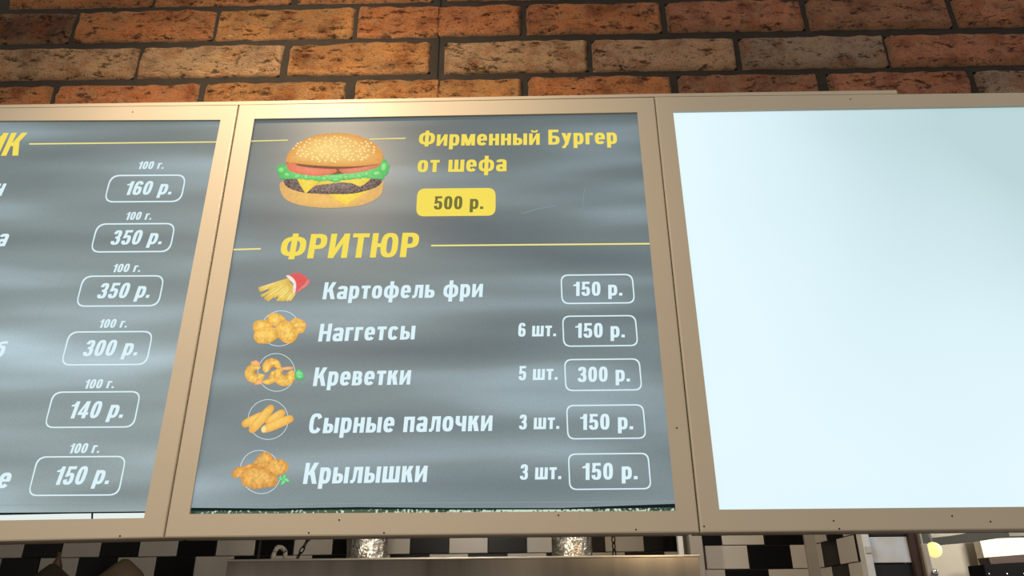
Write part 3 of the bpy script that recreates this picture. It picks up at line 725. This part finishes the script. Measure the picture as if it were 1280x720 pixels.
# fries in a red carton
fr = dish('fries_picture')
def FP(x, y): return (300+x/4.65, 335+y/4.65)
carton = smooth_loop([FP(*p) for p in ((285, 42), (320, 28), (350, 30), (390, 55), (406, 78), (385, 105), (320, 150), (318, 110), (312, 75))], 4)
IB('carton', carton, FP(350, 75), (226, 92, 88), (214, 108, 104), 'smooth_food', 2, fr)
IB('carton_fold', [FP(*p) for p in ((395, 60), (408, 78), (388, 106), (320, 152), (345, 118), (400, 80))], FP(375, 95), (232, 140, 136), (222, 118, 114), 'smooth_food', 3, fr)
rs = random.Random(5)
for k in range(26):
    t = k/25; ax, ay = 285+25*t+rs.uniform(-12, 10), 60+85*t+rs.uniform(-8, 8)
    ln = rs.uniform(120, 205)*(1-0.42*t); an = math.pi-0.42-0.75*t+rs.uniform(-.13, .13)
    bx, by = ax+ln*math.cos(an), ay+ln*math.sin(an)
    by = min(by, 190); bx = max(bx, 102)
    A, B = Vector(FP(ax, ay)), Vector(FP(bx, by)); n_ = (B-A).orthogonal().normalized()*1.75
    c1 = rs.choice([(250, 230, 140), (242, 216, 112), (254, 240, 168)])
    ink_blob('fry', [tuple(A+n_), tuple(B+n_), tuple(B-n_), tuple(A-n_)], tuple(A.lerp(B, .5)), c1, (214, 176, 84), 'smooth_food', fr, 3.2+k*0.1)
IB('carton_rim', smooth_loop([FP(*p) for p in ((268, 48), (285, 42), (312, 62), (326, 92), (324, 130), (314, 152), (308, 140), (314, 105), (304, 72))], 4), FP(310, 90), (250, 236, 232), (238, 214, 212), 'smooth_food', 7, fr)
FRI, FRO = (252, 210, 112), (232, 172, 80)
# nuggets
nu = dish('nuggets_picture'); circle(350, 410.5, 24.5, 22, nu)
for k, (x, y, a, b, an) in enumerate(((212, 303, 50, 34, .3), (130, 340, 50, 36, -.15), (335, 336, 44, 38, .35), (270, 372, 62, 52, .8), (150, 390, 64, 44, -.2))):
    IB('nugget', ell(*FP(x, y), a/4.2, b/4.2, an, 24, 2.4), FP(x-5, y-8), FRI, FRO, 'food', 1+k, nu, 0.9)
# shrimp
shp = dish('shrimp_picture'); circle(345.5, 465.5, 23.5, 24, shp)
def crescent(cx, cy, R1, th, a0, a1, n=18):
    o_, i_ = [], []
    for k in range(n+1):
        t = a0+(a1-a0)*k/n; w = th*(0.35+0.65*math.sin(math.pi*min(1, (k/n)*.85+.12)))
        o_.append((cx+(R1+w/2)*math.cos(t), cy+(R1+w/2)*math.sin(t)*.95)); i_.append((cx+(R1-w/2)*math.cos(t), cy+(R1-w/2)*math.sin(t)*.95))
    return o_, i_
def shrimp(x, y, r, th, a0, a1, lay, tail):
    cx, cy = FP(x, y); o_, i_ = crescent(cx, cy, r/4.65, th/4.65, a0, a1)
    vs, cols, fs = [], [], []
    n = len(o_)
    for k in range(n):
        m_ = ((o_[k][0]+i_[k][0])/2, (o_[k][1]+i_[k][1])/2)
        for p, c_ in ((o_[k], FRO), (m_, FRI), (i_[k], (208, 140, 62))): vs.append(at(p[0], p[1], FILM_Y-.0006-.00012*lay)); cols.append(c_)
    for k in range(n-1):
        for j in (0, 1):
            a = 3*k+j; fs.append((a, a+1, a+4, a+3))
    o = adoptmesh('shrimp', vs, fs, MT['food'], shp); ca = o.data.color_attributes.new('ink', 'FLOAT_COLOR', 'POINT')
    for i, cc in enumerate(cols): ca.data[i].color = (*lin(cc), 1)
    IB('shrimp_tail', [FP(*p) for p in tail], FP(sum(p[0] for p in tail)/len(tail), sum(p[1] for p in tail)/len(tail)), (250, 196, 130), (236, 160, 100), 'smooth_food', lay+.5, shp)
shrimp(190, 585, 34, 62, 2.6, 6.2, 1, ((150, 560), (175, 545), (180, 565)))
shrimp(92, 610, 33, 66, 0.2, 5.4, 2, ((62, 545), (95, 535), (118, 552), (108, 572), (66, 560)))
shrimp(150, 620, 44, 48, -0.5, 1.9, 3, ((82, 680), (100, 650), (140, 655), (120, 676)))
shrimp(258, 620, 36, 70, -0.6, 4.4, 4, ((228, 582), (285, 572), (320, 580), (290, 592), (250, 594)))
IB('parsley', [FP(*p) for p in ((316, 610), (330, 590), (345, 585), (358, 600), (374, 615), (376, 638), (360, 650), (335, 648), (318, 635))], FP(345, 615), (150, 226, 160), (70, 176, 96), 'smooth_food', 5, shp, 1.2, 3)
for dx, dy, an in ((-9, -8, .5), (10, -4, -.6), (2, 12, .2)):
    IB('parsley_leaf', ell(*FP(345+dx, 618+dy), 2.6, 1.2, an, 10), FP(345+dx, 618+dy), (176, 240, 184), (96, 196, 116), 'smooth_food', 6, shp)
# cheese sticks
ck = dish('cheese_sticks_picture'); 
def CP(x, y): return (280+x/4.8, 480+y/4.8)
circle(*CP(265, 213), 25.5, 25.2, ck)
for k, (x0, y0, x1, y1, w_) in enumerate(((130, 238, 230, 190, 27), (270, 225, 345, 175, 25), (172, 272, 278, 148, 27), (248, 270, 392, 210, 28))):
    A, B = Vector(CP(x0, y0)), Vector(CP(x1, y1)); m_ = A.lerp(B, .5); L_ = (B-A).length/2+w_/4.8*.9
    IB('cheese_stick', ell(m_.x, m_.y, L_, w_/4.8, math.atan2(B.y-A.y, B.x-A.x), 30, 3.0), (m_.x-1, m_.y-2), (250, 208, 112), (230, 170, 80), 'smooth_food', 1+k, ck, .3)
IB('stick_end', ell(*CP(240, 272), 3.6, 4.4, .3), CP(240, 272), (252, 232, 170), (244, 206, 122), 'smooth_food', 6, ck)
# wings
wi = dish('wings_picture'); circle(*CP(218, 528), 25.5, 27.6, wi)
for k, (pts, c_) in enumerate(((((175, 470), (215, 425), (245, 408), (280, 418), (290, 450), (265, 470), (235, 500), (190, 495)), (230, 455)),
      (((240, 490), (280, 455), (330, 450), (375, 468), (385, 500), (370, 530), (330, 550), (290, 545), (255, 520)), (315, 495)),
      (((50, 530), (70, 505), (120, 490), (180, 478), (220, 490), (230, 520), (180, 540), (120, 545), (75, 565), (50, 555)), (140, 515)),
      (((100, 545), (130, 505), (190, 495), (250, 505), (300, 540), (322, 575), (305, 610), (250, 622), (170, 628), (115, 605), (102, 575)), (205, 555)))):
    IB('chicken_wing', smooth_loop([CP(*p) for p in pts], 6), CP(*c_), (244, 194, 108), (214, 150, 74), 'food', 1+k, wi, 2.2)
for (x, y, an) in ((345, 570, .3), (375, 575, .5), (355, 590, 2.2), (360, 560, -1.1)):
    IB('parsley_leaf', ell(*CP(x, y), 5.2, 2.5, an, 10, 1.5), CP(x, y), (160, 232, 170), (74, 178, 100), 'smooth_food', 6+.1*x/50, wi)

# small dirt specks and screw holes on the frames: real little screws
def screw(px, py, root, r=0.0016):
    p = at(px, py, 0.0); bm = bmesh.new(); tube(bm, (p.x, -0.0006, p.z), (p.x, 0.001, p.z), r, 8)
    me = bpy.data.meshes.new('screw'); bm.to_mesh(me); bm.free(); o = link('screw', me, MT['seam'])
    o.parent = root; o.location = -root.location
for px, py, rt in ((166, 140, left), (150, 670, left), (424, 650, mid), (386, 666, mid), (480, 666, mid), (698, 644, mid), (795, 662, mid), (1042, 651, right), (1049, 661, right), (1190, 645, right), (1238, 652, right), (880, 658, right), (1063, 124, right), (846, 535, mid)):
    screw(px, py, rt)

# ------------------------------------------------------------------ kitchen behind: tiled walls
def tiles_on(parent, px_ref, py_line, ydist_y, xs, rows, tw, th, zline, xref, phase, normal='y'):
    for r_ in range(rows[0], rows[1]):
        z0 = zline + r_*th
        for c_ in range(xs[0], xs[1]):
            off = tw*0.5*(r_ % 2)
            x0 = xref + c_*tw + off
            yield r_, c_, x0, z0
TW, TH, GR = 0.2, 0.1, 0.0035
tile_meshes = {}
def tile_mesh(key, w, h, m):
    if key in tile_meshes: return tile_meshes[key]
    bm = bmesh.new(); box(bm, (0, -0.008, 0), (w, 0.0, h), 0.0015); me = bpy.data.meshes.new('tile')
    bmesh.ops.recalc_face_normals(bm, faces=bm.faces); bm.to_mesh(me); bm.free(); me.materials.append(m); tile_meshes[key] = me; return me
YB = 2.63
wb = boxobj('wall_back', (-4.4, YB, 0), (1.25, YB+0.15, 3.3), MT['grout']); wb['kind'] = 'structure'
zl = at(400, 693.5, YB).z
def xq(px, py, y): return at(px, py, y).x
pitch = (xq(805, 680, YB)-xq(223, 687, YB))/12.0     # twelve tiles between these joints
xr = xq(223, 687, YB)
for r_ in range(-4, 4):
    for c_ in range(-11, 16):
        x0 = xr + c_*pitch - (pitch*0.5 if (r_ % 2) else 0.0)
        if x0 > 1.2 or x0 < -4.3: continue
        w_ = min(pitch-GR, 1.25-x0)
        blk = (c_ % 2 == 0)
        me = tile_mesh(('b', blk, round(w_, 3)), w_, pitch/2-GR, MT['tile_black' if blk else 'tile_white'])
        o = link('tile', me, None, wb); o.location = (x0, YB, zl+r_*pitch/2)
# nearer partition on the right
YR = 2.24
xa, xc = xq(879, 690, YR), xq(1006, 690, YR)
wp = boxobj('wall_right', (xa-0.02, YR, 0), (xc+0.12, YR+0.12, 3.3), MT['grout']); wp['kind'] = 'structure'
zr = at(940, 681, YR).z; tw = (xq(955, 675, YR)-xq(902, 675, YR))
xref = xq(902, 675, YR)
for r_ in range(-5, 4):
    for c_ in range(-2, 4):
        x0 = xref + c_*tw - ((tw*0.42) if r_ % 2 else 0)
        x1 = x0+tw-GR; x0 = max(x0, xa); x1 = min(x1, xc)
        if x1-x0 < 0.01: continue
        k = c_ + (r_//2)
        blk = (c_ % 2 == 1) if r_ % 2 == 0 else (c_ % 2 == 1)
        if r_ == -2: blk = (c_ % 2 == 0)
        me = tile_mesh(('r', blk, round(x1-x0, 3)), x1-x0, tw*0.53-GR, MT['tile_black' if blk else 'tile_white'])
        o = link('tile', me, None, wp); o.location = (x0, YR, zr+r_*tw*0.53)
# return wall coming forward from the corner
xs_ = xc+0.055
ws = boxobj('wall_side', (xs_, 1.66, 0), (xs_+0.12, YR, 3.3), MT['grout']); ws['kind'] = 'structure'
for r_ in range(-5, 5):
    for c_ in range(0, 5):
        y1 = YR - c_*tw*0.93 + (0.5*tw if r_ % 2 else 0.1*tw); y0 = y1-tw*0.93+GR
        y1 = min(y1, YR-0.01); y0 = max(y0, 1.665)
        if y1-y0 < 0.01: continue
        blk = (c_ % 2 == 1) if r_ % 2 == 0 else (c_ % 2 == 1)
        bm = bmesh.new(); box(bm, (xs_-0.008, y0, 0), (xs_, y1, tw*0.53-GR), 0.0015)
        o = obj('tile', bm, MT['tile_black' if blk else 'tile_white'], ws); o.location.z = zr+r_*tw*0.53
c1 = boxobj('trim_1', (xc, YR-0.03, 0), (xs_-0.004, YR, 3.3), MT['plaster'], bev=0.004); c1['kind'] = 'structure'
p0, p1 = xq(863, 690, YR-0.2), xq(879.5, 690, YR-0.2)
c2 = boxobj('trim_2', (p0, YR-0.2, 0), (p1, YR-0.005, 3.3), MT['plaster'], bev=0.004); c2['kind'] = 'structure'
fl = boxobj('floor', (-5, -3.5, -0.05), (6, 6, 0), MT['floor']); fl['kind'] = 'structure'
ce = boxobj('ceiling', (-5, 0.26, 3.3), (6, 6, 3.35), MT['plaster']); ce['kind'] = 'structure'
wl = boxobj('wall_left', (-4.5, 0.26, 0), (-4.4, YB, 3.3), MT['plaster']); wl['kind'] = 'structure'

# hood
HY = 1.60
h0, h1 = at(284, 701.3, HY), at(873, 691.2, HY)
hz = (h0.z+h1.z)/2
hood = empty('range_hood', ((h0.x+h1.x)/2, HY+.4, hz-0.42), 'brushed stainless steel range hood with two foil-wrapped ducts below the boards', 'hood')
hl, hr = h0.x, h1.x
hb = prism('canopy', [Vector((hl, HY+.002, hz-.40)), Vector((hr, HY+.002, hz-.40)), Vector((hr, HY+.002, hz-.004)), Vector((hl, HY+.002, hz-.004))],
           [Vector((hl, HY+.7, hz-.40)), Vector((hr, HY+.7, hz-.40)), Vector((hr, HY+.7, hz-.004)), Vector((hl, HY+.7, hz-.004))], MT['steel'], bev=.002)
adopt(hb, hood); adopt(boxobj('top_lip', (hl-.003, HY-.004, hz-.008), (hr+.003, HY+.02, hz), MT['steel_edge'], bev=.002), hood)
adopt(boxobj('bottom_lip', (hl-.003, HY-.012, hz-.42), (hr+.003, HY+.72, hz-.40), MT['steel_edge'], bev=.002), hood)
for pl, pr, cpx in ((434, 484, 459), (690, 740, 716)):
    yd = HY+.28; a, b = at(pl, 688, yd), at(pr, 688, yd); rr_ = (b.x-a.x)/2; cx = (a.x+b.x)/2
    bm = bmesh.new(); rs = random.Random(pl); N = 28; zs = [i/30 for i in range(31)]
    rows = []
    for t in zs:
        z = hz-.01+(3.3-hz+.01)*t
        rows.append([bm.verts.new((cx+math.cos(2*math.pi*i/N)*(rr_+.006*noise.noise(Vector((i*.9, z*22, pl)))), yd+math.sin(2*math.pi*i/N)*(rr_+.006*noise.noise(Vector((i*.9+9, z*22, pl)))), z)) for i in range(N)])
    for k in range(len(rows)-1):
        for i in range(N): bm.faces.new([rows[k][i], rows[k][(i+1) % N], rows[k+1][(i+1) % N], rows[k+1][i]])
    adopt(obj('duct', bm, MT['foil']), hood)
    cb = bmesh.new(); lathe(cb, (cx, yd, hz-.004), [(rr_+.02, 0), (rr_+.02, .008), (rr_+.006, .012)], 28); adopt(obj('duct_collar', cb, MT['steel_edge']), hood)

def chain(p, q, label):
    p, q = Vector(p), Vector(q); d = (q-p); L_ = d.length; d.normalize(); n = int(L_/0.026); bm = bmesh.new()
    a = d.orthogonal().normalized(); b = d.cross(a)
    for k in range(n):
        c = p+d*(k+.5)*L_/n; s = a if k % 2 else b; pts = []
        for i in range(10):
            t = 2*math.pi*i/10; pts.append(c+d*math.cos(t)*.017+s*math.sin(t)*.008)
        for i in range(10): tube(bm, pts[i], pts[(i+1) % 10], .0028, 5, False)
    o = obj('hanging_chain', bm, MT['chain']); tag(o, label, 'chain'); return o
y_ = HY+.12; a = at(371, 699, y_); b = at(384, 676, y_); d = b-a; t = (3.3-a.z)/d.z
a.z = max(a.z, hz+.006)
chain(a, a+Vector((d.x, 0, d.z))*((3.295-a.z)/d.z), 'dark chain slanting up from the hood, left of the left foil duct')
a = at(768, 694, y_); chain((a.x, y_, hz+.004), (a.x, y_, 3.295), 'dark chain hanging straight down to the hood, right of the right foil duct')
# bent pipe and bracket on the hood's left end
a = at(344, 697, HY+.2); bm = bmesh.new(); zt_ = at(344, 684, HY+.2).z
x_, yy = a.x, HY+.2
pts = [Vector((x_-.012, yy, hz+.003)), Vector((x_-.006, yy, zt_-.02)), Vector((x_+.004, yy, zt_)), Vector((x_+.016, yy+.02, zt_)), Vector((x_+.02, yy+.06, zt_-.01)), Vector((x_+.02, yy+.08, hz+.003))]
for p, q in zip(pts, pts[1:]): tube(bm, p, q, .0095, 10)
tag(obj('bent_pipe', bm, MT['plaster'], smooth=True), 'short grey bent pipe standing on the left end of the hood', 'pipe')
a = at(327, 690, HY+.15); bm = bmesh.new(); tube(bm, (a.x-.012, HY+.15, hz), (a.x+.02, HY+.15, 3.295), .006, 8)
tag(obj('hanging_cable', bm, MT['chain']), 'thin dark cable rising from the hood beside the bent pipe', 'cable')
a0, a1 = at(393, 694, HY+.62), at(436, 694, HY+.62)
bm = bmesh.new(); box(bm, (a0.x, HY+.60, hz-.003), (a1.x+.04, HY+.66, hz+.02), .003)
tag(obj('metal_rail', bm, MT['dark']), 'low dark rail lying on the hood just left of the left duct', 'rail')
a0, a1 = at(848.5, 690, HY+.45), at(855, 690, HY+.45)
tag(boxobj('white_pole', (a0.x, HY+.45, 0), (a1.x, HY+.48, 3.3), MT['white_paint'], bev=.002), 'slim white square pole behind the right end of the hood', 'pole')

# sacks on a shelf at the lower left
SY = 2.2; shz = at(100, 752, SY).z
sh = empty('storage_shelf', (at(100, 740, SY).x, SY+.1, 0), 'dim kitchen shelf below left board holding the brown sacks', 'shelf')
xs0, xs1 = at(-80, 740, SY).x, at(235, 740, SY).x
adopt(boxobj('shelf_board', (xs0, SY-.17, shz-.03), (xs1, SY+.35, shz), MT['dark_wood'], bev=.002), sh)
for x_ in (xs0+.03, xs1-.06):
    for y_ in (SY-.15, SY+.3): adopt(boxobj('leg', (x_, y_, 0), (x_+.03, y_+.03, shz-.03), MT['chain']), sh)
def sack(pxl, pxr, tip, pyt, m, label):
    a, b = at(pxl, 720, SY), at(pxr, 720, SY); tp = at(tip, pyt, SY); w_ = (b.x-a.x)/2; cx = (a.x+b.x)/2; H = tp.z-shz
    bm = bmesh.new(); N = 26; rows = []
    for k in range(15):
        t = k/14; rr_ = w_*(1.02-.28*t**1.5 if t < .55 else (1.02-.28*.55**1.5)*(1-((t-.55)/.45)**1.3*.86)); c_ = cx+(tp.x-cx)*t
        rows.append([bm.verts.new((c_+math.cos(2*math.pi*i/N)*rr_*(1+.13*noise.noise(Vector((i*.7, t*5, cx*9)))), SY+math.sin(2*math.pi*i/N)*min(.15, rr_*.8)*(1+.15*noise.noise(Vector((i*.8, t*6, 4)))), shz+H*t)) for i in range(N)])
    for k in range(14):
        for i in range(N): bm.faces.new([rows[k][i], rows[k][(i+1) % N], rows[k+1][(i+1) % N], rows[k+1][i]])
    bm.faces.new(rows[-1]); bm.faces.new(rows[0][::-1])
    tag(obj('paper_sack', bm, m, smooth=True), label, 'sack'); 
sack(122, 182, 157, 699, MT['sack'], 'greyish brown peaked paper sack below left board, nearer the hood')
sack(46, 98, 66, 705, MT['sack_dark'], 'dark brown slumped sack at lower left corner, with small bottle behind')
bx = at(72.5, 700, SY+.2); bm = bmesh.new(); zt_ = at(73, 690, SY+.2).z-shz
lathe(bm, (bx.x, SY+.2, shz), [(.024, 0), (.026, .01), (.026, zt_*.72), (.010, zt_*.88), (.010, zt_)], 14)  # amber reflection built as a small upright solid
tag(obj('reflection', bm, MT['reflection'], smooth=True), 'small dull amber bottle behind the dark sack', 'reflection')

# ------------------------------------------------------------------ right end: post, door, hall beyond
py = 1.62
q0, q1 = at(1081, 693, py), at(1090.5, 693, py)
c3 = boxobj('trim_3', (q0.x, py, 0), (q1.x, py+.05, 3.3), MT['white_paint'], bev=.003); c3['kind'] = 'structure'
a = at(1084.5, 684, py-.004); b_ = at(1088, 690, py)
adopt(boxobj('shade_patch', (q0.x+.004, py-.003, at(1084, 691.5, py).z), (q1.x-.004, py+.001, at(1082, 683, py).z), MT['grey_beam']), c3) if False else None
pt = boxobj('shade_patch', (q0.x+.006, py-.003, at(1084, 691.5, py).z), (q1.x-.002, py+.002, at(1082, 683, py).z), MT['grey_beam'], bev=.001); pt.parent = c3  # grey plate stands for a patch of shade on the post
DY = 1.64
dl, dr = q1.x+.002, at(1138.5, 690, DY).x
door = empty('door_1', ((dl+dr)/2, DY+.02, 0)); door['kind'] = 'structure'
zt1, zt2, zt3 = at(1110, 667, DY).z, at(1110, 671, DY).z, at(1110, 703.5, DY).z
adopt(boxobj('upper_panel', (dl+.004, DY, zt3), (dr-.004, DY+.03, zt2), MT['panel_white'], bev=.002), door)
adopt(boxobj('lower_panel', (dl+.004, DY+.005, 0.05), (dr-.004, DY+.03, zt3-.002), MT['dark'], bev=.002), door)
adopt(boxobj('top_rail', (dl+.004, DY-.002, zt2+.002), (dr-.004, DY+.03, 2.15), MT['dark'], bev=.002), door)
adopt(boxobj('door_frame', (dr-.004, DY-.02, 0), (dr+.022, DY+.05, 3.3), MT['dark_wood'], bev=.002), door)
wx0, wx1 = dr+.023, at(1155.5, 690, 1.6).x
post = empty('wooden_post', ((wx0+wx1)/2, 1.63, 0), 'old brown wooden post with a paler batten, between white panel and hall', 'post')
adopt(boxobj('post_core', (wx0, 1.605, 0), (wx1, 1.68, 3.3), MT['wood'], bev=.003), post)
adopt(boxobj('batten', (wx0+.002, 1.59, 0), (wx0+.022, 1.605, at(1148, 680, 1.6).z), MT['cream'], bev=.002), post)
adopt(boxobj('edge_strip', (wx1, 1.61, 0), (wx1+.009, 1.66, 3.3), MT['grey_beam'], bev=.002), post)
kb = bmesh.new(); k0 = at(1168.5, 716, 1.58)
bmesh.ops.create_uvsphere(kb, u_segments=16, v_segments=10, radius=.0135, matrix=Matrix.Translation(k0))
tube(kb, k0, (wx1+.008, 1.62, k0.z), .006)
adopt(obj('knob', kb, MT['chrome'], smooth=True), post)

FY = 5.2
wf = boxobj('wall_hall', (at(1140, 690, FY).x-1.2, FY, 0), (6, FY+.1, 3.3), MT['cream']); wf['kind'] = 'structure'
# grey beam dropping across the hall
A, B = at(1150, 682.5, 4.2), at(1225, 676, 3.9); C_, D_ = at(1262, 670.5, 3.7), at(1330, 668, 3.6)
lo_, top = [A, B, C_, D_], 0.20
zt = A.z+top
bmv = []; fs = []
front = [Vector(p) for p in lo_]+[Vector((p.x, p.y, zt+0.12)) for p in lo_[::-1]]
back = [p+Vector((0, .14, 0)) for p in front]
bmm = bmesh.new(); n = 4
F0 = [bmm.verts.new(p) for p in front]; B0 = [bmm.verts.new(p) for p in back]
for i in range(3):
    bmm.faces.new([F0[i], F0[i+1], F0[6-i], F0[7-i]]); bmm.faces.new([B0[i], B0[7-i], B0[6-i], B0[i+1]])
for i in range(8): bmm.faces.new([F0[i], B0[i], B0[(i+1) % 8], F0[(i+1) % 8]])
t4 = obj('trim_4', bmm, MT['grey_beam']); t4['kind'] = 'structure'
# lit bit of ceiling above the beam, added as a pale slab before its face
slab('trim_5', [(1161.5, 666), (1217, 665), (1190, 669.5), (1166, 672.2), (1163.5, 671)], 3.55, 3.58, MT['sunlit'])['kind'] = 'structure'
# bright daylit return
slab('trim_6', [(1223.5, 670), (1300, 662), (1300, 720), (1236, 720)], 5.0, 5.1, MT['sunlit'])['kind'] = 'structure'
bmx = slab('wooden_beam', [(1235, 696.5), (1300, 691.5), (1300, 703.5), (1239, 706)], 4.75, 4.9, MT['dark_wood'], bev=.004)
tag(bmx, 'brown wooden beam across the sunlit wall at lower right edge', 'beam')
rk = slab('black_cabinet', [(1229.5, 705.5), (1300, 701.5), (1300, 780), (1245, 780)], 4.5, 4.72, mat('black_panel', (7, 7, 8), 0.8, spec=0.1), bev=.004)
tag(rk, 'black panel with a row of pale studs at the lower right corner', 'panel')
for px in (1236, 1258.5, 1280, 1297):
    p = at(px, 717.5, 4.5); bm = bmesh.new(); bmesh.ops.create_uvsphere(bm, u_segments=10, v_segments=6, radius=.009, matrix=Matrix.Translation(p)); o = obj('stud', bm, MT['chrome'], smooth=True); o.parent = rk
gp = at(1167.3, 687.3, 3.3); r_ = 9.2/FPX*((gp-CAM).dot(FW))
gl = empty('globe_lamp', (gp.x, gp.y, gp.z), 'small round yellow glowing globe lamp in the hall', 'lamp')
bm = bmesh.new(); bmesh.ops.create_uvsphere(bm, u_segments=24, v_segments=16, radius=r_, matrix=Matrix.Translation(gp)); adopt(obj('globe', bm, MT['lamp'], smooth=True), gl)
bm = bmesh.new(); tube(bm, (gp.x, gp.y, gp.z+r_*.95), (gp.x, gp.y, 3.3), .004); adopt(obj('rod', bm, MT['chrome']), gl)
